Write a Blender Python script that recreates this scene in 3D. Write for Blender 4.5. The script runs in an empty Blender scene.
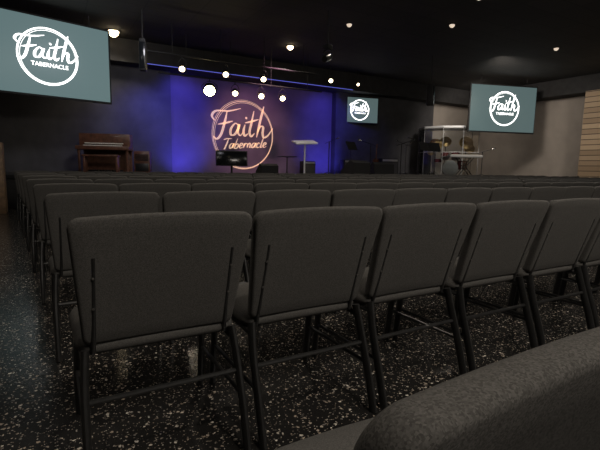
import bpy, bmesh, math, random
from mathutils import Vector, Matrix
random.seed(4)
S=bpy.context.scene
COL=S.collection
S.view_settings.view_transform='Standard'
S.view_settings.look='None'

# ---------------------------------------------------------------- materials
def mat(name,col,rough=.6,metal=0.,emit=None,es=0.,noise=0.,nscale=40.,bump=0.,bscale=200.,spec=.5,coat=0.):
    m=bpy.data.materials.new(name); m.use_nodes=True
    nt=m.node_tree; b=nt.nodes['Principled BSDF']
    b.inputs['Base Color'].default_value=(*col,1)
    b.inputs['Roughness'].default_value=rough
    b.inputs['Metallic'].default_value=metal
    b.inputs['Specular IOR Level'].default_value=spec
    b.inputs['Coat Weight'].default_value=coat
    if emit:
        b.inputs['Emission Color'].default_value=(*emit,1)
        b.inputs['Emission Strength'].default_value=es
    tc=nt.nodes.new('ShaderNodeTexCoord')
    if noise>0:
        n=nt.nodes.new('ShaderNodeTexNoise'); n.inputs['Scale'].default_value=nscale; n.inputs['Detail'].default_value=4
        nt.links.new(tc.outputs['Object'],n.inputs['Vector'])
        r=nt.nodes.new('ShaderNodeValToRGB')
        r.color_ramp.elements[0].position=.3; r.color_ramp.elements[1].position=.7
        r.color_ramp.elements[0].color=(*[c*(1-noise) for c in col],1)
        r.color_ramp.elements[1].color=(*[min(1,c*(1+noise)) for c in col],1)
        nt.links.new(n.outputs['Fac'],r.inputs['Fac']); nt.links.new(r.outputs['Color'],b.inputs['Base Color'])
    return m

def fabric_mat():
    m=mat('charcoal_fabric',(.06,.055,.05),.95,spec=.15)
    nt=m.node_tree; b=nt.nodes['Principled BSDF']; tc=[n for n in nt.nodes if n.type=='TEX_COORD'][0]
    v=nt.nodes.new('ShaderNodeTexVoronoi'); v.inputs['Scale'].default_value=620
    n=nt.nodes.new('ShaderNodeTexNoise'); n.inputs['Scale'].default_value=3; n.inputs['Detail'].default_value=3
    for x in (v,n): nt.links.new(tc.outputs['Object'],x.inputs['Vector'])
    sp=nt.nodes.new('ShaderNodeSeparateColor'); nt.links.new(v.outputs['Color'],sp.inputs[0])
    r=nt.nodes.new('ShaderNodeValToRGB')
    r.color_ramp.elements[0].color=(.058,.056,.053,1); r.color_ramp.elements[1].color=(.120,.116,.110,1)
    nt.links.new(sp.outputs[0],r.inputs['Fac'])
    mx=nt.nodes.new('ShaderNodeMix'); mx.data_type='RGBA'; mx.blend_type='MULTIPLY'; mx.inputs[0].default_value=.3
    nt.links.new(r.outputs['Color'],mx.inputs[6])
    r2=nt.nodes.new('ShaderNodeValToRGB'); r2.color_ramp.elements[0].position=.3; r2.color_ramp.elements[1].position=.7
    r2.color_ramp.elements[0].color=(.6,.6,.6,1)
    nt.links.new(n.outputs['Fac'],r2.inputs['Fac']); nt.links.new(r2.outputs['Color'],mx.inputs[7])
    nt.links.new(mx.outputs[2],b.inputs['Base Color'])
    bp=nt.nodes.new('ShaderNodeBump'); bp.inputs['Strength'].default_value=.1; bp.inputs['Distance'].default_value=.0003
    nt.links.new(v.outputs['Distance'],bp.inputs['Height']); nt.links.new(bp.outputs['Normal'],b.inputs['Normal'])
    return m

def floor_mat():
    m=mat('flake_epoxy_floor',(.012,.012,.013),.22,spec=.42)
    nt=m.node_tree; b=nt.nodes['Principled BSDF']; tc=[n for n in nt.nodes if n.type=='TEX_COORD'][0]
    prev=None
    for sc,th,gain in ((72,.885,.70),(145,.85,.5)):
        v=nt.nodes.new('ShaderNodeTexVoronoi'); v.inputs['Scale'].default_value=sc
        nz=nt.nodes.new('ShaderNodeTexNoise'); nz.inputs['Scale'].default_value=sc*1.5
        nt.links.new(tc.outputs['Object'],nz.inputs['Vector'])
        mad=nt.nodes.new('ShaderNodeVectorMath'); mad.operation='MULTIPLY_ADD'
        mad.inputs[1].default_value=(1./sc,1./sc,1./sc)
        nt.links.new(nz.outputs['Color'],mad.inputs[0]); nt.links.new(tc.outputs['Object'],mad.inputs[2])
        nt.links.new(mad.outputs[0],v.inputs['Vector'])
        sp=nt.nodes.new('ShaderNodeSeparateColor'); nt.links.new(v.outputs['Color'],sp.inputs[0])
        g=nt.nodes.new('ShaderNodeMath'); g.operation='GREATER_THAN'; g.inputs[1].default_value=th
        nt.links.new(sp.outputs[0],g.inputs[0])
        l=nt.nodes.new('ShaderNodeMath'); l.operation='LESS_THAN'; l.inputs[1].default_value=.45
        nt.links.new(v.outputs['Distance'],l.inputs[0])
        mu=nt.nodes.new('ShaderNodeMath'); mu.operation='MULTIPLY'
        nt.links.new(g.outputs[0],mu.inputs[0]); nt.links.new(l.outputs[0],mu.inputs[1])
        r=nt.nodes.new('ShaderNodeValToRGB')
        r.color_ramp.elements[0].color=(.2*gain,.19*gain,.18*gain,1); r.color_ramp.elements[1].color=(1.*gain,.93*gain,.82*gain,1)
        e=r.color_ramp.elements.new(.5); e.color=(.5*gain,.41*gain,.32*gain,1)
        nt.links.new(sp.outputs[1],r.inputs['Fac'])
        mx=nt.nodes.new('ShaderNodeMix'); mx.data_type='RGBA'
        nt.links.new(mu.outputs[0],mx.inputs[0]); nt.links.new(r.outputs['Color'],mx.inputs[7])
        if prev: nt.links.new(prev,mx.inputs[6])
        else: mx.inputs[6].default_value=(.016,.0155,.015,1)
        prev=mx.outputs[2]
    nt.links.new(prev,b.inputs['Base Color'])
    n=nt.nodes.new('ShaderNodeTexNoise'); n.inputs['Scale'].default_value=25
    nt.links.new(tc.outputs['Object'],n.inputs['Vector'])
    bp=nt.nodes.new('ShaderNodeBump'); bp.inputs['Strength'].default_value=.25; bp.inputs['Distance'].default_value=.004
    nt.links.new(n.outputs['Fac'],bp.inputs['Height']); nt.links.new(bp.outputs['Normal'],b.inputs['Normal'])
    return m

def brick_mat(name,c1,c2,cm,sc,bw,rh,mortar=.02,rough=.7,axis='XZ'):
    m=mat(name,c1,rough); nt=m.node_tree; b=nt.nodes['Principled BSDF']; tc=[n for n in nt.nodes if n.type=='TEX_COORD'][0]
    br=nt.nodes.new('ShaderNodeTexBrick'); br.inputs['Scale'].default_value=sc
    br.inputs['Color1'].default_value=(*c1,1); br.inputs['Color2'].default_value=(*c2,1); br.inputs['Mortar'].default_value=(*cm,1)
    br.inputs['Brick Width'].default_value=bw; br.inputs['Row Height'].default_value=rh; br.inputs['Mortar Size'].default_value=mortar
    if axis=='XY': nt.links.new(tc.outputs['Object'],br.inputs['Vector']); br.offset=0
    else:
        s=nt.nodes.new('ShaderNodeSeparateXYZ'); c=nt.nodes.new('ShaderNodeCombineXYZ')
        nt.links.new(tc.outputs['Object'],s.inputs[0]); nt.links.new(s.outputs['Y' if axis=='YZ' else 'X'],c.inputs[0]); nt.links.new(s.outputs['Z'],c.inputs[1])
        nt.links.new(c.outputs[0],br.inputs['Vector'])
    nt.links.new(br.outputs['Color'],b.inputs['Base Color'])
    return m

def acrylic():
    m=bpy.data.materials.new('clear_acrylic'); m.use_nodes=True; nt=m.node_tree
    nt.nodes.clear(); o=nt.nodes.new('ShaderNodeOutputMaterial'); mx=nt.nodes.new('ShaderNodeMixShader')
    t=nt.nodes.new('ShaderNodeBsdfTransparent'); t.inputs[0].default_value=(.94,.96,.96,1)
    g=nt.nodes.new('ShaderNodeBsdfGlossy'); g.inputs['Roughness'].default_value=.08
    f=nt.nodes.new('ShaderNodeFresnel'); f.inputs[0].default_value=1.45
    nt.links.new(f.outputs[0],mx.inputs[0]); nt.links.new(t.outputs[0],mx.inputs[1]); nt.links.new(g.outputs[0],mx.inputs[2]); nt.links.new(mx.outputs[0],o.inputs[0])
    return m

M=dict(
 fabric=fabric_mat(), floor=floor_mat(),
 frame=mat('black_powder_coat',(.016,.016,.016),.35,.0,noise=.2,nscale=60,spec=.6),
 bolt=mat('worn_bolt',(.12,.115,.11),.4,.6,noise=.2),
 black=mat('matte_black',(.016,.016,.016),.6,noise=.25,nscale=30),
 ceil=brick_mat('black_ceiling_tile',(.046,.044,.042),(.056,.053,.050),(.032,.032,.032),1.0,1.2,.6,.015,.85,'XY'),  # tile tones raised to stand in for haze
 beam=mat('black_beam_paint',(.035,.034,.034),.85,noise=.2,nscale=5),
 wallg=mat('dark_grey_paint',(.078,.076,.080),.8,noise=.15,nscale=3),  # grey lifted in the colour in place of room haze
 wallb=mat('stage_wall_paint',(.17,.14,.18),.75,noise=.1,nscale=2),
 wallr=mat('light_grey_paint',(.42,.37,.32),.8,noise=.08,nscale=2),
 tile=brick_mat('tan_wood_plank',(.50,.37,.24),(.30,.21,.13),(.09,.065,.045),1.0,3.3,.2,.016,.6,'YZ'),
 stage=mat('stage_carpet',(.02,.02,.022),.95,noise=.3,nscale=60),
 wood=mat('organ_walnut',(.14,.062,.038),.35,noise=.4,nscale=9,coat=.3),
 wood2=mat('pale_wood',(.26,.17,.10),.5,noise=.3,nscale=12),
 white=mat('white_plastic',(.8,.8,.78),.4,noise=.05),
 edge=mat('pale_acrylic_edge',(.5,.5,.49),.4,noise=.05),
 ivory=mat('ivory_keys',(.75,.72,.65),.35,noise=.04),
 chrome=mat('chrome',(.6,.6,.6),.2,1.,noise=.05),
 brass=mat('cymbal_brass',(.65,.45,.2),.35,1.,noise=.1),
 drum=mat('drum_lacquer',(.10,.02,.02),.25,noise=.2,nscale=8,coat=.5),
 skin=mat('drum_head',(.26,.26,.25),.6,noise=.05),
 gtr=mat('guitar_sunburst',(.12,.04,.018),.3,noise=.4,nscale=6,coat=.5),
 acr=acrylic(),
 screen=mat('screen_teal',(.02,.03,.03),.4,emit=(.115,.175,.18),es=1.0,noise=.1,nscale=2),
 screen2=mat('screen_dark_teal',(.02,.03,.03),.4,emit=(.085,.125,.125),es=1.0,noise=.1,nscale=2),
 glowwhite=mat('white_glow',(.8,.8,.8),.5,emit=(1,1,.98),es=2.4,noise=.02),
 gold=mat('gold_logo_glow',(.8,.62,.45),.5,emit=(1.,.66,.44),es=.5,noise=.05),  # glow added to the gold colour; the sign itself is no lamp
 mon=mat('monitor_glass',(.01,.012,.014),.15,noise=.1),
 lens=mat('lamp_lens',(1,1,1),.3,emit=(1,.78,.46),es=10,noise=.02),
 lensb=mat('lamp_lens_bright',(1,1,1),.3,emit=(1,.86,.46),es=40,noise=.02),
 lensd=mat('lamp_lens_dim',(1,1,1),.3,emit=(1,.8,.6),es=.7,noise=.02),
 blue=mat('blue_led',(.1,.1,.5),.4,emit=(.14,.17,.8),es=.75,noise=.02),
)

# ---------------------------------------------------------------- geometry helpers
def box(bm,c,s,bev=0.,rot=None,seg=2):
    r=bmesh.ops.create_cube(bm,size=1); vs=r['verts']
    bmesh.ops.scale(bm,vec=Vector(s),verts=vs)
    if bev>0:
        es=list({e for v in vs for e in v.link_edges})
        r2=bmesh.ops.bevel(bm,geom=es,offset=bev,segments=seg,affect='EDGES',profile=.5)
        vs=list({v for f in r2['faces'] for v in f.verts}|{v for v in vs if v.is_valid})
    mtx=Matrix.Translation(Vector(c))
    if rot is not None: mtx=mtx@rot
    bmesh.ops.transform(bm,matrix=mtx,verts=vs)
def tube(bm,pts,r,seg=10,ry=None,cap=True):
    pts=[Vector(p) for p in pts]; rings=[]
    n=len(pts); ry=ry or r
    ref=None
    for i,p in enumerate(pts):
        t=(pts[min(i+1,n-1)]-pts[max(i-1,0)]).normalized()
        if ref is None:
            ref=Vector((1,0,0)) if abs(t.x)<.8 else Vector((0,1,0))
        a=(ref-t*ref.dot(t)).normalized(); b=t.cross(a); ref=a
        rr=r[i] if isinstance(r,(list,tuple)) else r; rb=rr if isinstance(r,(list,tuple)) else ry
        rings.append([bm.verts.new(p+a*rr*math.cos(2*math.pi*k/seg)+b*rb*math.sin(2*math.pi*k/seg)) for k in range(seg)])
    for i in range(n-1):
        for k in range(seg):
            bm.faces.new((rings[i][k],rings[i][(k+1)%seg],rings[i+1][(k+1)%seg],rings[i+1][k]))
    if cap:
        bm.faces.new(rings[0][::-1]); bm.faces.new(rings[-1])
def smoothpts(pts,n=6):
    pts=[Vector(p) for p in pts]; P=[pts[0]*2-pts[1]]+pts+[pts[-1]*2-pts[-2]]; out=[]
    for i in range(1,len(P)-2):
        for k in range(n):
            t=k/n; a,b,c,d=P[i-1:i+3]
            out.append(.5*((2*b)+(c-a)*t+(2*a-5*b+4*c-d)*t*t+(3*b-a-3*c+d)*t**3))
    out.append(pts[-1]); return out
def mesh_of(bm,name,m,smooth=True,ang=40):
    bmesh.ops.recalc_face_normals(bm,faces=bm.faces[:])
    me=bpy.data.meshes.new(name); bm.to_mesh(me); bm.free()
    me.materials.append(m)
    if smooth:
        me.polygons.foreach_set('use_smooth',[True]*len(me.polygons))
        me.set_sharp_from_angle(angle=math.radians(ang))
    return me
def obj(name,me,parent=None,loc=(0,0,0),rot=None,label=None,cat=None,**kw):
    o=bpy.data.objects.new(name,me); COL.objects.link(o)
    o.location=loc
    if rot is not None: o.rotation_euler=rot
    if parent is not None: o.parent=parent
    if label: o['label']=label
    if cat: o['category']=cat
    for k,v in kw.items(): o[k]=v
    return o
def B(fn,name,m,smooth=True,ang=40):
    bm=bmesh.new(); fn(bm); return mesh_of(bm,name,m,smooth,ang)
def thing(name,loc,rotz,label,cat,**kw):
    return obj(name,None,None,loc,(0,0,rotz),label,cat,**kw)
def part(parent,name,m,fn,smooth=True,ang=40,label=None):
    return obj(name,B(fn,name,m,smooth,ang),parent,label=label)
def structure(name,m,c,s,label=None):
    o=obj(name,B(lambda bm: box(bm,(0,0,0),s),name,m,False),None,c); o['kind']='structure'
    return o

# ---------------------------------------------------------------- room shell
CH=4.7
structure('floor',M['floor'],(7,6.5,-.05),(24,21,.1))
structure('ceiling',M['ceil'],(7,6.5,CH+.05),(24,21,.1))
structure('wall_left',M['wallg'],(-4.05,6.5,CH/2),(.1,20,CH))
structure('wall_back',M['wallg'],(7.5,-3.05,CH/2),(23,.1,CH))
structure('wall_right',M['wallr'],(19.05,6.5,CH/2),(.1,19,CH))
structure('wall_front',M['wallb'],(7.5,15.35,CH/2),(23,.1,CH))
structure('wall_frontleft',M['wallg'],(-.2,15.15,CH/2),(7.7,.3,CH))
structure('wall_frontright',M['wallg'],(13.0,15.15,CH/2),(5.5,.3,CH))
structure('wall_frontcorner',M['wallr'],(17.375,15.15,CH/2),(3.25,.3,CH))
structure('trim_1',M['beam'],(7.5,14.85,4.36),(22.9,.9,.66))
structure('trim_2',M['beam'],(18.6,7,4.38),(.8,15.2,.64))
structure('trim_3',M['tile'],(18.5,7.9,2.03),(1.0,3.2,4.06))

# stage platform
o=thing('stage_platform',(8.6,13.05,0),0,'low black carpeted stage platform along the end wall','stage')
part(o,'deck',M['stage'],lambda bm: box(bm,(0,0,.68),(20.6,3.8,.08),.01))
part(o,'fascia',M['black'],lambda bm: box(bm,(0,-.05,.32),(20.5,3.6,.64),.005))
STZ=.72

# LED strip
o=obj('led_strip_light',B(lambda bm: box(bm,(0,0,0),(7.8,.03,.014),.004),'led_strip_light',M['blue']),None,(6.7,14.387,4.05),None,'thin blue led strip along the stage soffit','light')

# ---------------------------------------------------------------- logo
def ribbon(bm,pts,w,n=8,taper=True,z=0):
    P=smoothpts([(x,y,0) for x,y in pts],n); L=[];R=[]
    for i,p in enumerate(P):
        t=(P[min(i+1,len(P)-1)]-P[max(i-1,0)]).normalized(); nn=Vector((-t.y,t.x,0))
        f=i/(len(P)-1); ww=w*(.35+.65*min(1,4*f,4*(1-f))) if taper else w
        ww*= (.7+.65*abs(t.y))
        L.append(bm.verts.new((p.x+nn.x*ww,0,p.y+nn.y*ww))); R.append(bm.verts.new((p.x-nn.x*ww,0,p.y-nn.y*ww)))
    for i in range(len(P)-1): bm.faces.new((L[i],R[i],R[i+1],L[i+1]))
SCRIPT={
 'T':([[(-.3,1.75),(.4,2.0),(1.5,2.05)],[(.75,2.0),(.6,1.0),(.35,0),(.1,-.1)]],1.25),
 'a':([[(.9,.9),(.45,1.0),(.1,.5),(.3,.0),(.7,.3),(.95,1.0),(.85,.2),(1.2,.1)]],1.15),
 'b':([[(.4,2.0),(.2,.8),(.15,.05),(.6,.0),(.9,.5),(.6,.95),(.2,.5)]],1.1),
 'e':([[(-.05,.3),(.6,.6),(.65,.95),(.3,.95),(.1,.4),(.35,0),(.95,.25)]],.95),
 'r':([[(.15,.95),(.15,.0)],[(.15,.45),(.45,.95),(.8,.85)]],.88),
 'n':([[(.1,.95),(.1,.0)],[(.1,.45),(.45,1.0),(.7,.6),(.7,.1),(1.0,.1)]],1.0),
 'c':([[(.8,.8),(.45,1.0),(.1,.5),(.35,0),(.95,.2)]],.95),
 'l':([[(.4,2.1),(.2,.8),(.2,.02),(.55,.15)]],.6)}
def logo_mesh(name,m,rings,stroke=.045,caps=False,ts=None):
    bm=bmesh.new(); N=96
    for cx,cz,ro,wd in rings:
        ri=ro-wd
        a=[bm.verts.new((cx+ro*math.cos(2*math.pi*k/N),0,cz+ro*math.sin(2*math.pi*k/N))) for k in range(N)]
        b=[bm.verts.new((cx+ri*math.cos(2*math.pi*k/N),0,cz+ri*math.sin(2*math.pi*k/N))) for k in range(N)]
        for k in range(N): bm.faces.new((a[k],a[(k+1)%N],b[(k+1)%N],b[k]))
    st=[[(-.94,.32),(-1.02,.46),(-.88,.60),(-.5,.62),(-.10,.72)],
        [(-.54,.62),(-.62,.3),(-.74,-.06),(-.88,-.20),(-.99,-.12)],
        [(-.84,.22),(-.6,.27),(-.36,.34)],
        [(-.18,.22),(-.28,.28),(-.42,.12),(-.43,-.05),(-.31,-.05),(-.19,.12),(-.15,.26),(-.20,.04),(-.12,-.07),(-.01,.05)],
        [(.04,.26),(-.01,.06),(.03,-.07),(.14,.0)],
        [(.06,.43),(.10,.48)],
        [(.34,.68),(.25,.3),(.19,.04),(.25,-.08),(.36,.02)],
        [(.04,.31),(.24,.36),(.50,.44)],
        [(.68,.84),(.56,.42),(.43,-.10)],
        [(.45,.04),(.56,.23),(.66,.21),(.64,.04),(.68,-.09),(.82,-.03),(1.0,.20)]]
    up=0. if caps else .06
    for s in st: ribbon(bm,[(x,y+up) for x,y in s],stroke)
    if caps:
        cu=bpy.data.curves.new('t','FONT'); cu.body='TABERNACLE'
        cu.size=ts or .20; cu.align_x='CENTER'; cu.offset=.003
        to=bpy.data.objects.new('t',cu); COL.objects.link(to); bpy.context.view_layer.update()
        tm=bpy.data.meshes.new_from_object(to.evaluated_get(bpy.context.evaluated_depsgraph_get()))
        v0=len(bm.verts); bm.from_mesh(tm); bm.verts.ensure_lookup_table()
        for v in bm.verts[v0:]:
            x,y,z=v.co; v.co=Vector((x+.04,0,y-.36))
        bpy.data.objects.remove(to); bpy.data.meshes.remove(tm); bpy.data.curves.remove(cu)
    else:
        sc=.145; x0=-.68
        for ch in 'Tabernacle':
            ss,adv=SCRIPT[ch]
            for s in ss:
                ribbon(bm,[(x0+sc*(px+.25*py), -.37+.06*x0+sc*py) for px,py in s],.018,5)
            x0+=adv*sc
    me=bpy.data.meshes.new(name); bm.to_mesh(me); bm.free(); me.materials.append(m); return me

o=obj('wall_logo_sign',logo_mesh('wall_logo_sign',M['gold'],[(0,0,1.,.018),(.015,-.01,.965,.012),(-.012,.012,1.02,.010)],.029),None,(6.36,15.285,2.12),None,'round gold ring sign with brush script lettering on the stage wall','sign')
o.scale=(1.19,1,1.23)

def proj_screen(loc,rotz,w,h,label,scr,lr,lx=0,caps=True):
    t=thing('projection_screen',loc,rotz,label,'screen')
    part(t,'frame',M['black'],lambda bm:[box(bm,(0,.04,0),(w+.1,.06,h+.1),.008)])
    part(t,'display',scr,lambda bm: box(bm,(0,0,0),(w,.03,h),.003))
    l=obj('logo',logo_mesh('logo',M['glowwhite'],[(0,0,1.,.06),(.012,-.012,.915,.015)],.035,caps),t,(lx,-.025,0.01)); l.scale=(lr,1,lr)
    for sx in (-w*.35,w*.35):
        part(t,'hanger',M['black'],lambda bm: tube(bm,[(sx,.05,h/2),(sx,.05,CH-loc[2])],.008,6))
    return t
a=math.atan2(.6,2.42)
proj_screen((1.53-1.47*math.cos(a),12.84-1.47*math.sin(a),3.50),a,2.95,1.78,'large teal projection screen with glowing white round logo beside the stage',M['screen'],.665,.05)
a2=math.atan2(-.93,3.03)
proj_screen((15.87,11.45,3.43),a2,2.94,1.77,'teal projection screen with white round logo near the drums',M['screen2'],.67,.04)
# TV
t=thing('wall_tv',(11.35,14.88,3.38),-.25,'small flat television with white round logo on the stage wall','television')
part(t,'bezel',M['black'],lambda bm: box(bm,(0,.03,0),(1.72,.08,1.1),.012))
part(t,'display',M['screen2'],lambda bm: box(bm,(0,-.012,0),(1.62,.01,1.0),.002))
l=obj('logo',logo_mesh('logo',M['glowwhite'],[(0,0,1.,.1)],.05,True),t,(0,-.02,0)); l.scale=(.42,1,.42)
part(t,'mount',M['black'],lambda bm: box(bm,(0,.1,0),(.3,.12,.3),.01))

# ---------------------------------------------------------------- chairs
def outline(w0,w1,h,r,crown,n=8):
    pts=[]
    def arc(cx,cz,a0,a1,rr):
        for i in range(n+1):
            a=math.radians(a0+(a1-a0)*i/n); pts.append((cx+rr*math.cos(a),cz+rr*math.sin(a)))
    rb=r*.7
    arc(w0-rb,rb,-90,0,rb)
    for i in range(1,5): pts.append((w0+(w1-w0)*i/5,rb+(h-r-rb)*i/5))
    arc(w1-r,h-r,0,90,r)
    for i in range(1,10):
        x=(w1-r)*(1-2*i/10); pts.append((x,h+crown*(1-(x/(w1-r))**2)))
    arc(-w1+r,h-r,90,180,r)
    for i in range(1,5): pts.append((-(w1+(w0-w1)*i/5),h-r-(h-r-rb)*i/5))
    arc(-w0+rb,rb,180,270,rb)
    for i in range(1,8): pts.append(((-w0+rb)*(1-2*i/8),0))
    return pts
def pillow(bm,pts,layers,mapf):
    cx=sum(p[0] for p in pts)/len(pts); cz=sum(p[1] for p in pts)/len(pts)
    hw=max(abs(p[0]-cx) for p in pts); hh=max(abs(p[1]-cz) for p in pts)
    rings=[]
    for ins,y in layers:
        sx=(hw-ins)/hw; sz=(hh-ins)/hh
        rings.append([bm.verts.new(mapf(cx+(x-cx)*sx,y,cz+(z-cz)*sz)) for x,z in pts])
    n=len(pts)
    for i in range(len(rings)-1):
        for k in range(n): bm.faces.new((rings[i][k],rings[i][(k+1)%n],rings[i+1][(k+1)%n],rings[i+1][k]))
    bm.faces.new(rings[0][::-1]); bm.faces.new(rings[-1])
def back_bm(bm):
    pts=outline(.243,.273,.413,.034,.006)
    T=.023
    lay=[(.2,-T),(.12,-T),(.05,-T),(.012,-T*.97),(.0045,-T*.86),(.001,-T*.6),(0,0),(.002,T*.6),(.008,T*1.0),(.022,T*1.25),(.08,T*1.45),(.14,T*1.5),(.2,T*1.52)]
    def mf(x,y,z):
        return Vector((x, .106+y-.08*x*x - z*.31, .430+z))
    pillow(bm,pts,lay,mf)
def seat_bm(bm):
    pts=outline(.261,.268,.43,.08,.015)
    T=.042
    lay=[(.1,-T*.6),(.03,-T*.6),(.01,-T*.4),(0,-.0),(.002,T*.4),(.014,T*.85),(.04,T*1.15),(.09,T*1.3),(.16,T*1.36),(.2,T*1.37)]
    def mf(x,y,z):
        drop=-max(0,z-.30)**2*1.6
        return Vector((x,.085+z,.412+y+drop+.015*z))
    pillow(bm,pts,lay,mf)
def chair_meshes():
    d={}
    d['seat']=B(seat_bm,'seat',M['fabric'],ang=60)
    d['backrest']=B(back_bm,'backrest',M['fabric'],ang=60)
    def rl(sx):
        return lambda bm:(tube(bm,smoothpts([(sx*.248,-.055,0),(sx*.248,-.015,.14),(sx*.246,.04,.30),(sx*.238,.075,.42)],5),.013,10,.021))
    d['legRL']=B(rl(-1),'leg',M['frame']); d['legRR']=B(rl(1),'leg',M['frame'])
    def fl(sx):
        return lambda bm:(tube(bm,smoothpts([(sx*.248,.50,0),(sx*.248,.475,.2),(sx*.24,.45,.405)],5),.013,10,.021))
    d['legFL']=B(fl(-1),'leg',M['frame']); d['legFR']=B(fl(1),'leg',M['frame'])
    def bp(sx):
        def f(bm):
            tube(bm,smoothpts([(sx*.214,.090,.40),(sx*.211,.063,.50),(sx*.210,.0205,.64),(sx*.210,-.006,.725)],5),.008,10,.008)
        return f
    d['postL']=B(bp(-1),'back_post',M['frame']); d['postR']=B(bp(1),'back_post',M['frame'])
    for s,sx in (('L',-1),('R',1)):
        for i,(z,y) in enumerate(((.56,.045),(.66,.0145))):
            d['bolt%s%d'%(s,i)]=B(lambda bm: tube(bm,[(sx*.2115,y+.01,z),(sx*.2115,y-.008,z-.001),(sx*.2115,y-.0105,z-.001)],[.0045,.0045,.003],8),'bolt',M['bolt'])
    d['rear']=B(lambda bm: tube(bm,[(-.244,.03,.27),(.244,.03,.27)],.009,8),'crossbar',M['frame'])
    d['front']=B(lambda bm: tube(bm,[(-.238,.42,.38),(.238,.42,.38)],.010,8),'crossbar',M['frame'])
    d['sideL']=B(lambda bm: tube(bm,[(-.248,.0,.19),(-.248,.477,.19)],.008,8),'stretcher',M['frame'])
    d['sideR']=B(lambda bm: tube(bm,[(.248,.0,.19),(.248,.477,.19)],.008,8),'stretcher',M['frame'])
    d['railL']=B(lambda bm: tube(bm,[(-.240,.07,.382),(-.240,.46,.39)],.012,8),'seat_rail',M['frame'])
    d['railR']=B(lambda bm: tube(bm,[(.240,.07,.382),(.240,.46,.39)],.012,8),'seat_rail',M['frame'])
    return d
CM=chair_meshes()
names={k:me.name.split('.')[0] for k,me in CM.items()}
bmj=bmesh.new()
for k,me in CM.items():
    if 'bolt' in k: continue
    n0=len(bmj.faces); bmj.from_mesh(me); bmj.faces.ensure_lookup_table()
    for f in bmj.faces[n0:]: f.material_index=0 if k in('seat','backrest') else 1
far=bpy.data.meshes.new('stacking_chair'); bmj.to_mesh(far); bmj.free(); far.materials.append(M['fabric']); far.materials.append(M['frame'])
LBL='armless stacking chair with charcoal fabric and black steel frame'
def chair(x,y,rz,full,bolts=True,label=LBL,grp='rows of stacking chairs'):
    if full:
        c=thing('stacking_chair',(x,y,0),rz,label,'chair',group=grp)
        for k,me in CM.items():
            if 'bolt' in k:
                continue
            p=obj(names[k],me,c)
            if bolts and k in('postL','postR'):
                for i in '01': obj('bolt',CM['bolt'+k[-1]+i],p)
    else:
        c=obj('stacking_chair',far,None,(x,y,0),(0,0,rz),label,'chair',group=grp)
    return c
W=.553; PITCH=1.09; Y0=1.36
for j in range(8):
    Y=Y0+PITCH*j
    X0=.033-.06*j-.012*max(0,j-1)**1.3+W/2
    xmax=min(2.34*Y+.6,15.2)
    k=0
    jy=.006 if j==0 else .022
    while True:
        x=X0+W*k
        if x>xmax: break
        chair(x+random.uniform(-.001,.001),Y-(.006*k if j==0 else 0)+random.uniform(-jy,jy),random.uniform(-jy,jy)*.8,j<=2,j==0)
        k+=1
chair(.432,.206,.0,True,True,'charcoal fabric stacking chair seen close from behind')
chair(.985,.206,.0,True,True,'charcoal fabric stacking chair seen close from behind')

# ---------------------------------------------------------------- ceiling lights
def can_light(x,y,z,r,lens,tilt,label,energy=0,col=(1,.85,.65),rod=0):
    t=thing('stage_spotlight',(x,y,z),-.35,label,'light',group='stage spotlights')
    R=Matrix.Rotation(tilt,3,'X')
    o0=Vector((0,0,.13))
    def T(v): return tuple(R@(Vector(v)-o0)+o0)
    part(t,'housing',M['black'],lambda bm: tube(bm,[T((0,0,.0)),T((0,0,.02)),T((0,0,.2)),T((0,0,.26))],[r*1.15,r*1.22,r*1.1,r*.6],16))
    part(t,'lens',lens,lambda bm: tube(bm,[T((0,0,-.02)),T((0,0,-.012)),T((0,0,.004))],[r*.6,r*.9,r],20))
    part(t,'yoke',M['black'],lambda bm: tube(bm,smoothpts([T((-r*1.3,0,.1)),(-r*1.3,0,.25),(0,0,.36),(r*1.3,0,.25),T((r*1.3,0,.1))],5),.01,6))
    part(t,'clamp',M['black'],lambda bm: tube(bm,[(0,0,.34),(0,0,rod or .415)],.014,8))
    if energy:
        ld=bpy.data.lights.new('spot','SPOT'); ld.energy=energy; ld.color=col; ld.spot_size=math.radians(80); ld.spot_blend=.8; ld.shadow_soft_size=.08
        lo=bpy.data.objects.new('spot_lamp',ld); COL.objects.link(lo); lo.parent=t
        lo.location=T((0,0,-.04)); lo.rotation_euler=(tilt,0,0)
    return t
def pipe(x0,x1,y,z):
    t=thing('lighting_pipe',((x0+x1)/2,y,z),0,'black lighting pipe hung from the ceiling over the stage','lighting pipe')
    h=(x1-x0)/2
    part(t,'pipe',M['black'],lambda bm: tube(bm,[(-h,0,0),(h,0,0)],.025,10))
    for i in range(4):
        x=-h+2*h*(i+.5)/4+.12
        part(t,'hanger_rod',M['black'],lambda bm: tube(bm,[(x,0,0),(x,0,CH-z)],.010,6))
pipe(2.8,8.2,12.9,3.54); pipe(2.2,7.5,12.0,3.865)
for x in (4.28,5.08,5.95,6.70):
    big= x<4.5
    can_light(x,12.9,3.10,.16 if big else .085,M['lensb'] if big else M['lens'],-1.05,'bright round stage spotlight pointing at the audience' if big else 'small black stage spotlight with warm lens',60)
for x in (3.24,4.45,5.6):
    can_light(x,12.0,3.43,.075,M['lens'],-1.05,'small black stage spotlight with warm lens',30)
for x,rr in ((9.2,.075),(10.45,.05)):
    can_light(x,13.9,4.08,rr,M['lens'],-1.05,'small black stage spotlight with warm lens',20,rod=CH-4.08)
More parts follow.
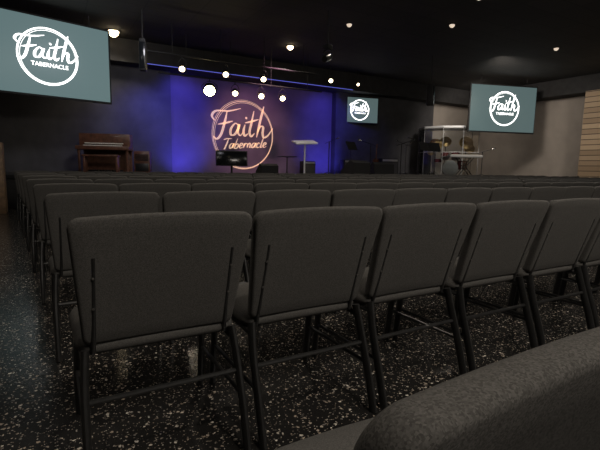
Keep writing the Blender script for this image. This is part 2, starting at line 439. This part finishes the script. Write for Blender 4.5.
def downlight(x,y,r,lens,energy,col=(1,.88,.74),label='round recessed ceiling downlight with warm glow'):
    t=thing('ceiling_downlight',(x,y,CH),0,label,'light',group='ceiling downlights')
    part(t,'trim_ring',M['black'],lambda bm: tube(bm,[(0,0,0),(0,0,-.02)],r*1.3,24))
    part(t,'lens',lens,lambda bm: tube(bm,[(0,0,-.018),(0,0,-.02-r*.5),(0,0,-.02-r*.85),(0,0,-.02-r*1.0)],[r,r*.87,r*.5,r*.15],20))
    if energy:
        ld=bpy.data.lights.new('down','SPOT'); ld.energy=energy; ld.color=col; ld.spot_size=math.radians(140); ld.spot_blend=.8; ld.shadow_soft_size=.1
        lo=bpy.data.objects.new('down_lamp',ld); COL.objects.link(lo); lo.parent=t; lo.location=(0,0,-.05-r)
downlight(1.8,13.8,.15,M['lens'],60)
downlight(6.7,12.4,.10,M['lens'],60)
downlight(6.97,9.7,.07,M['lensd'],60); downlight(9.2,8.3,.07,M['lensd'],60); downlight(8.2,6.7,.08,M['lensd'],60)
downlight(13.5,8.1,.07,M['lensd'],80); downlight(15.9,7.2,.13,M['lens'],80)
downlight(1.0,-1.2,.12,M['lens'],190); downlight(4.5,-1.5,.12,M['lens'],160)  # unseen downlights added behind the camera to lift the near chairs
downlight(2.2,4.6,.12,M['lens'],130); downlight(-1.5,3.5,.12,M['lens'],80); downlight(5.5,2.4,.12,M['lens'],110)  # more unseen downlights, added overhead to brighten the floor

# ---------------------------------------------------------------- hung fixtures
def hung_speaker(x,y,z0,z1,rz,label,w=.2):
    t=thing('hanging_speaker',(x,y,z0),rz,label,'speaker')
    h=z1-z0
    part(t,'cabinet',M['black'],lambda bm: box(bm,(0,0,h/2),(w,.22,h),.03))
    part(t,'grille',M['mon'],lambda bm: box(bm,(0,-.115,h/2),(w-.04,.02,h-.08),.008))
    part(t,'bracket',M['black'],lambda bm:[tube(bm,[(0,0,h),(0,0,CH-z0)],.014,8),box(bm,(0,0,h+.02),(.14,.16,.04),.005)])
hung_speaker(2.15,11.5,3.25,3.95,-.3,'slim black column speaker hung from the ceiling',.17)
hung_speaker(11.15,10.8,3.1,3.75,.5,'slim black speaker hung near the drums')
t=thing('moving_head_light',(6.0,9.2,3.62),.4,'black moving head stage light hung from the ceiling','light')
part(t,'head',M['frame'],lambda bm: tube(bm,[(-.2,-.05,-.08),(-.12,-.03,-.04),(.1,.02,.04),(.2,.04,.08)],[.07,.085,.08,.05],16))
part(t,'yoke',M['frame'],lambda bm: tube(bm,smoothpts([(0,-.12,0),(0,-.12,.13),(0,0,.2),(0,.12,.13),(0,.12,0)],5),.018,8))
part(t,'base',M['black'],lambda bm:[box(bm,(0,0,.25),(.2,.16,.1),.02),tube(bm,[(0,0,.28),(0,0,CH-3.62)],.016,8)])

# ---------------------------------------------------------------- stage things
t=thing('organ',(1.45,13.5,STZ),-.35,'reddish walnut console organ standing on the stage','organ')
part(t,'case',M['wood'],lambda bm:[box(bm,(0,.12,.92),(1.34,.40,.36),.015),box(bm,(0,-.05,.70),(1.38,.66,.10),.01),box(bm,(0,.25,.35),(1.2,.06,.62),.01)])
part(t,'upper_keys',M['ivory'],lambda bm:[box(bm,(-.475+.05*i,-.14,.83),(.045,.14,.025),.004) for i in range(20)])
part(t,'lower_keys',M['ivory'],lambda bm:[box(bm,(-.475+.05*i,-.28,.765),(.045,.14,.025),.004) for i in range(20)])
for sx,sy in ((-.62,-.3),(.62,-.3),(-.62,.25),(.62,.25)):
    part(t,'leg',M['wood'],lambda bm: tube(bm,[(sx,sy,0),(sx,sy,.1),(sx,sy,.5),(sx,sy,.66)],[.025,.035,.03,.045],10))
part(t,'pedalboard',M['black'],lambda bm:[box(bm,(-.4+.08*i,-.1,.08),(.04,.5,.05),.008) for i in range(11)])
t=thing('organ_bench',(1.25,12.7,STZ),-.35,'dark wooden bench in front of the organ','bench')
part(t,'seat',M['wood'],lambda bm: box(bm,(0,0,.48),(.9,.32,.05),.012))
for sx in (-.4,.4): part(t,'leg',M['wood'],lambda bm: box(bm,(sx,0,.23),(.05,.28,.46),.008))
def keyboard(x,y,rz,label,L=1.1,zt=.85,bodym='black',km='ivory'):
    t=thing('keyboard',(x,y,STZ),rz,label,'keyboard')
    part(t,'body',M[bodym],lambda bm: box(bm,(0,0,zt),(L,.32,.09),.015))
    part(t,'keys',M[km],lambda bm:[box(bm,(-L/2+.06+i*(L-.12)/28,-.09,zt+.05),((L-.12)/29,.13,.02),.002) for i in range(29)])
    part(t,'stand',M['black'],lambda bm:[tube(bm,[(-.30,s,0.03),(.30,s,zt-.05)],.016,8) for s in(-.14,.14)]+[tube(bm,[(.30,s,0.03),(-.30,s,zt-.05)],.016,8) for s in(-.14,.14)]+[tube(bm,[(sx,-.18,.018),(sx,.18,.018)],.016,8) for sx in(-.30,.30)])
keyboard(14.05,11.65,-.45,'pale stage keyboard on cross stand in front of the drum shield',1.3,.80,'edge')
t=thing('side_table',(6.75,12.6,STZ),.1,'small black side table next to the lectern','table')
part(t,'top',M['frame'],lambda bm: box(bm,(0,0,.60),(.55,.35,.03),.006))
part(t,'pole',M['frame'],lambda bm: tube(bm,[(0,0,.02),(0,0,.59)],.02,10))
part(t,'base',M['frame'],lambda bm: box(bm,(0,0,.015),(.36,.3,.03),.008))
# lectern
t=thing('lectern',(7.7,13.1,STZ),.0,'slim music-stand lectern with tilted white top','lectern')
part(t,'top',M['white'],lambda bm: box(bm,(0,0,1.12),(.85,.38,.05),.008,Matrix.Rotation(.3,4,'X')@Matrix.Rotation(-.06,4,'Y')))
part(t,'pole',M['white'],lambda bm: tube(bm,[(0,0,.02),(0,0,1.1)],.03,12))
part(t,'base',M['white'],lambda bm: box(bm,(0,0,.02),(.5,.4,.04),.015))
def floor_mon(x,y,w,h,z0,rz,label):
    t=thing('stage_monitor',(x,y,STZ),rz,label,'monitor')
    part(t,'screen',M['mon'],lambda bm: box(bm,(0,-.03,z0+h/2),(w-.06,.02,h-.06),.004,Matrix.Rotation(-.15,4,'X')))
    part(t,'housing',M['black'],lambda bm: box(bm,(0,0.01,z0+h/2),(w,.06,h),.012,Matrix.Rotation(-.15,4,'X')))
    part(t,'stand',M['black'],lambda bm:[tube(bm,[(0,.04,.02),(0,.04,z0+h*.4)],.03,8),box(bm,(0,.05,.015),(w*.6,.35,.03),.01)])
floor_mon(4.85,12.6,.95,.46,.27,-.3,'black flat monitor on a low stand facing the stage')
def wedge(x,y,rz,label,s=1.):
    t=thing('wedge_speaker',(x,y,STZ),rz,label,'speaker',group='wedge floor speakers')
    def cab(bm):
        P=[(-.2,0),(.2,0),(.2,.12),(-.06,.36),(-.2,.30)]
        a=[bm.verts.new((-.28*s,p[0]*s,p[1]*s)) for p in P]; b=[bm.verts.new((.28*s,p[0]*s,p[1]*s)) for p in P]
        bm.faces.new(a); bm.faces.new(b[::-1])
        for i in range(5): bm.faces.new((a[i],b[i],b[(i+1)%5],a[(i+1)%5]))
    part(t,'cabinet',M['stage'],cab,False)
    part(t,'grille',M['stage'],lambda bm: box(bm,(0,.075*s,.245*s),(.5*s,.32*s,.012),.004,Matrix.Rotation(-.745,4,'X')))
wedge(5.7,11.9,0,'black wedge floor speaker on the stage'); wedge(9.3,12.3,.2,'black wedge floor speaker on the stage',1.5); wedge(10.5,12.4,-.2,'black wedge floor speaker on the stage',1.4)
def mic(x,y,h,rz,label='black microphone stand with boom arm'):
    t=thing('microphone_stand',(x,y,STZ),rz,label,'microphone stand',group='microphone stands')
    part(t,'pole',M['frame'],lambda bm:[tube(bm,[(0,0,.03),(0,0,h)],.016,8)]+[tube(bm,[(0,0,.12),(.25*math.cos(a),.25*math.sin(a),.014)],.012,6) for a in(0,2.1,4.2)])
    part(t,'boom',M['frame'],lambda bm: tube(bm,[(-.2,0,h-.06),(.35,0,h+.12)],.012,6))
    part(t,'microphone',M['chrome'],lambda bm: tube(bm,[(.35,0,.12+h),(.42,0,.145+h),(.46,0,.16+h),(.50,0,.17+h)],[.015,.02,.03,.015],10))
mic(11.7,12.4,1.1,.5); mic(12.2,13.2,1.25,-.8); mic(10.9,13.5,1.2,2.6); mic(8.9,13.4,1.2,.2); mic(12.9,12.9,1.35,2.2); mic(15.2,11.75,1.0,-.6)
mic(13.4,14.2,1.3,2.9)
def music_stand(x,y,rz):
    t=thing('music_stand',(x,y,STZ),rz,'black sheet music stand with tilted desk','music stand')
    part(t,'desk',M['stage'],lambda bm:[box(bm,(0,0,1.1),(.5,.02,.34),.006,Matrix.Rotation(-.5,4,'X')),box(bm,(0,-.1,.95),(.5,.06,.015),.004)])
    part(t,'pole',M['frame'],lambda bm:[tube(bm,[(0,.02,.03),(0,.02,1.05)],.014,8)]+[tube(bm,[(0,.02,.15),(.25*math.cos(a),.25*math.sin(a),.014)],.01,6) for a in(0,2.1,4.2)])
music_stand(9.9,13.4,.2); music_stand(12.5,11.8,-.3); music_stand(13.0,12.2,.3); music_stand(11.9,11.7,.1)
t=thing('electric_guitar',(11.5,13.9,STZ),-.2,'dark sunburst electric guitar leaning on a stand','guitar')
def gbody(bm):
    prof=[(0,0),(.13,.01),(.18,.08),(.17,.17),(.115,.25),(.13,.34),(.10,.40),(.05,.38),(0,.37)]
    P=prof+[(-x,z) for x,z in prof[-2:0:-1]]
    pp=smoothpts([(x,0,z+.25) for x,z in P]+[(0,0,.25)],3)[:-1]
    a=[bm.verts.new((p.x,-.02,p.z)) for p in pp]; b=[bm.verts.new((p.x,.025,p.z)) for p in pp]
    bm.faces.new(a); bm.faces.new(b[::-1])
    for i in range(len(a)): bm.faces.new((a[i],b[i],b[(i+1)%len(a)],a[(i+1)%len(a)]))
part(t,'body',M['gtr'],gbody)
part(t,'neck',M['wood'],lambda bm:[box(bm,(0,-.03,.85),(.05,.02,.55),.006),box(bm,(.01,-.03,1.17),(.08,.02,.16),.015)])
part(t,'stand',M['black'],lambda bm:[tube(bm,[(0,.05,.02),(0,.05,.7)],.012,8)]+[tube(bm,[(0,.05,.3),(s,-.12,.014)],.01,6) for s in(-.18,.18)]+[tube(bm,[(0,.05,.3),(0,.28,.014)],.01,6),tube(bm,[(-.1,-.05,.24),(.1,-.05,.24)],.012,6)])
def amp(x,y,s,rz,label):
    t=thing('guitar_amplifier',(x,y,STZ),rz,label,'amplifier')
    part(t,'cabinet',M['black'],lambda bm: box(bm,(0,0,s*.5),(s*1.15,s*.5,s),.025))
    part(t,'grille',M['wallg'],lambda bm: box(bm,(0,-s*.26,s*.42),(s*1.0,.02,s*.7),.006))
    part(t,'control_panel',M['edge'],lambda bm: box(bm,(0,-s*.26,s*.88),(s*1.0,.015,s*.12),.004))
amp(10.4,14.2,.6,0,'black guitar amplifier near the stage wall'); amp(8.6,14.4,.5,0,'small black guitar amplifier near the stage wall'); amp(12.5,14.3,.7,-.2,'black guitar amplifier near the stage wall')
t=thing('speaker_cabinet',(2.55,14.1,STZ),-.35,'dark wooden speaker cabinet with louvres beside the organ','speaker')
part(t,'cabinet',M['wood'],lambda bm: box(bm,(0,0,.34),(.46,.38,.66),.015))
part(t,'louvre_panel',M['frame'],lambda bm:[box(bm,(0,-.195,.40+.04*i),(.38,.02,.022),.004,Matrix.Rotation(.4,4,'X')) for i in range(5)]+[box(bm,(0,-.192,.18),(.38,.01,.24),.004)])
DX,DY=15.05,13.25
t=thing('drum_kit',(DX,DY,STZ),-.7,'dark red drum kit with brass cymbals behind clear shield','drum kit')
def drum(name,c,r,d,axis,label=None):
    c=Vector(c); ax=Vector(axis).normalized()
    p=part(t,name,M['drum'],lambda bm: tube(bm,[c-ax*d/2,c+ax*d/2],r,24))
    for s in(-1,1):
        h=B(lambda bm: tube(bm,[c+ax*s*d/2,c+ax*s*(d/2+.012)],r*1.03,24),'drum_head',M['skin']); obj('drum_head',h,p)
drum('bass_drum',(0,0,.34),.32,.4,(0,1,0)); drum('tom',(-.22,0,.86),.17,.2,(0,.5,1)); drum('tom',(.22,0,.86),.17,.22,(0,.5,1))
drum('floor_tom',(.58,.35,.48),.22,.38,(0,0,1)); drum('snare_drum',(-.45,.35,.66),.18,.15,(0,0,1))
def cym(x,y,z,r):
    p=part(t,'cymbal',M['brass'],lambda bm: tube(bm,[(x,y,z),(x,y-.02,z+.01),(x,y-.03,z+.03)],[r,r*.6,r*.08],24))
    part(t,'cymbal_stand',M['chrome'],lambda bm:[tube(bm,[(x,y,.05),(x,y,z+.02)],.014,8)]+[tube(bm,[(x,y,.2),(x+.22*math.cos(a),y+.22*math.sin(a),.014)],.01,6) for a in(0,2.1,4.2)])
cym(-.62,.0,1.35,.27); cym(.62,-.02,1.42,.29); cym(-.75,.5,1.05,.18); cym(.85,.45,1.2,.24); cym(-.15,.5,1.5,.25)
def shield():
    t=thing('drum_shield',(DX,DY,STZ),-.7,'clear acrylic drum shield of hinged panels with pale edges','drum shield')
    P=[(-1.3,.6),(-1.15,-.35),(-.45,-.8),(.35,-.8),(1.05,-.4),(1.25,.45)]
    H=2.0
    for i in range(5):
        a=Vector((*P[i],0)); b=Vector((*P[i+1],0)); c=(a+b)/2; L=(b-a).length; R=Matrix.Rotation(math.atan2(b.y-a.y,b.x-a.x),4,'Z')
        p=part(t,'panel',M['acr'],lambda bm: box(bm,(c.x,c.y,H/2),(L-.02,.012,H-.05),.0,R),False)
        for z in(.02,1.0,H-.02):
            obj('edge_rail',B(lambda bm: box(bm,(c.x,c.y,z),(L-.02,.02,.022),.003,R),'edge_rail',M['edge']),p)
        u=(b-a).normalized()*(L/2-.01)
        obj('edge_strip',B(lambda bm: box(bm,(c.x-u.x,c.y-u.y,H/2),(.018,.018,H-.05),.003,R),'edge_strip',M['edge']),p)
    def lid(bm):
        a=[bm.verts.new((x,y,H)) for x,y in P+[(1.0,.8),(-1.1,.9)]]; b=[bm.verts.new((v.co.x,v.co.y,H+.07)) for v in a]
        bm.faces.new(a); bm.faces.new(b[::-1])
        for i in range(len(a)): bm.faces.new((a[i],b[i],b[(i+1)%len(a)],a[(i+1)%len(a)]))
    part(t,'lid',M['white'],lid,False)
    for x,y in((1.0,.8),(-1.1,.9)):
        part(t,'post',M['chrome'],lambda bm: tube(bm,[(x,y,0.01),(x,y,H)],.015,8))
shield()
t=thing('wooden_cabinet',(-1.03,10.3,0),0,'narrow brown wooden cabinet beside the aisle','cabinet')
part(t,'body',M['wood2'],lambda bm: box(bm,(0,0,.68),(.6,.45,1.36),.015))
part(t,'door',M['wood2'],lambda bm: box(bm,(0,-.235,.68),(.54,.02,1.24),.006))
part(t,'handle',M['chrome'],lambda bm: tube(bm,[(.2,-.26,.65),(.2,-.26,.8)],.008,8))

# ---------------------------------------------------------------- lights
def area(loc,target,sx,sy,e,col):
    ld=bpy.data.lights.new('area','AREA'); ld.shape='RECTANGLE'; ld.size=sx; ld.size_y=sy; ld.energy=e; ld.color=col
    lo=bpy.data.objects.new('area_lamp',ld); COL.objects.link(lo); lo.location=loc
    lo.rotation_euler=(Vector(target)-Vector(loc)).to_track_quat('-Z','Y').to_euler()
def spot(loc,target,e,col,size,blend=.9,r=.15):
    ld=bpy.data.lights.new('spot','SPOT'); ld.energy=e; ld.color=col; ld.spot_size=math.radians(size); ld.spot_blend=blend; ld.shadow_soft_size=r
    lo=bpy.data.objects.new('spot_lamp',ld); COL.objects.link(lo); lo.location=loc
    lo.rotation_euler=(Vector(target)-Vector(loc)).to_track_quat('-Z','Y').to_euler()
area((2.5,-2.2,4.4),(4,5,0.5),3,1.2,138,(1,.92,.82))  # added fill from behind the camera for the chair backs
area((9,3,4.6),(9,5,0),5,3,120,(1,.93,.84))  # unseen fill added over the seating for brightness
area((-1,5.5,4.6),(-.5,5.5,0),1,2,20,(1,.95,.9))
BL=(.08,.07,1)
spot((4.0,14.05,.85),(4.0,15.3,1.7),140,BL,105)
spot((4.0,14.0,3.9),(4.0,15.3,2.8),95,BL,105)
spot((9.8,14.05,.85),(9.8,15.3,1.7),105,BL,105)
spot((9.8,14.0,3.9),(9.8,15.3,2.8),65,BL,105)
spot((2.9,13.7,3.4),(2.7,15.2,2.0),90,(.10,.11,1),110,1.)
spot((10.9,13.6,3.6),(11.2,15.2,2.0),35,(.10,.11,1),110,1.)
spot((6,11,4.5),(6.6,15.2,2.1),470,(1,.48,.68),50,1.)
area((7,14.3,4.0),(7,15.2,2.5),5,.15,6,(.35,.12,1))
spot((13.0,9.6,4.5),(18.9,13,2.4),430,(1,.90,.80),95,1.,.4)  # bare lamp without fixture, added to brighten the right wall
spot((15.6,12.2,4.4),(17.6,15.2,2.6),130,(1,.90,.80),105,1.,.4)  # added lamp to lift the dark wall corner
spot((15.5,6.5,4.5),(18.2,8.5,2.4),230,(1,.90,.80),95,1.,.3)
spot((12.8,10.2,4.5),(14.8,13.3,1.4),380,(1,.92,.84),60,1.,.3)  # added lamp so the drums and shield read brighter
spot((7.2,10.0,4.5),(7.7,13.1,1.9),90,(1,.95,.88),22,1.,.2)
spot((2,9,4.5),(1,15,2),190,(.95,.93,1),90,1.,.4)

w=bpy.data.worlds.new('World'); S.world=w; w.use_nodes=True
w.node_tree.nodes['Background'].inputs[0].default_value=(.05,.05,.06,1); w.node_tree.nodes['Background'].inputs[1].default_value=.15

# ---------------------------------------------------------------- camera
yaw,pit,rol,f=math.radians(30),math.radians(7.55),math.radians(1.0),436.
fw=Vector((math.sin(yaw)*math.cos(pit),math.cos(yaw)*math.cos(pit),-math.sin(pit)))
rt=Vector((math.cos(yaw),-math.sin(yaw),0)); up=rt.cross(fw)
c,s=math.cos(rol),math.sin(rol)
r2=rt*c+up*s; u2=up*c-rt*s
cd=bpy.data.cameras.new('camera'); cd.sensor_width=36; cd.lens=f*36/600; cd.clip_start=.02
co=bpy.data.objects.new('camera',cd); COL.objects.link(co)
Mx=Matrix((( r2.x,u2.x,-fw.x,0),(r2.y,u2.y,-fw.y,0),(r2.z,u2.z,-fw.z,.99),(0,0,0,1)))
co.matrix_world=Mx
S.camera=co
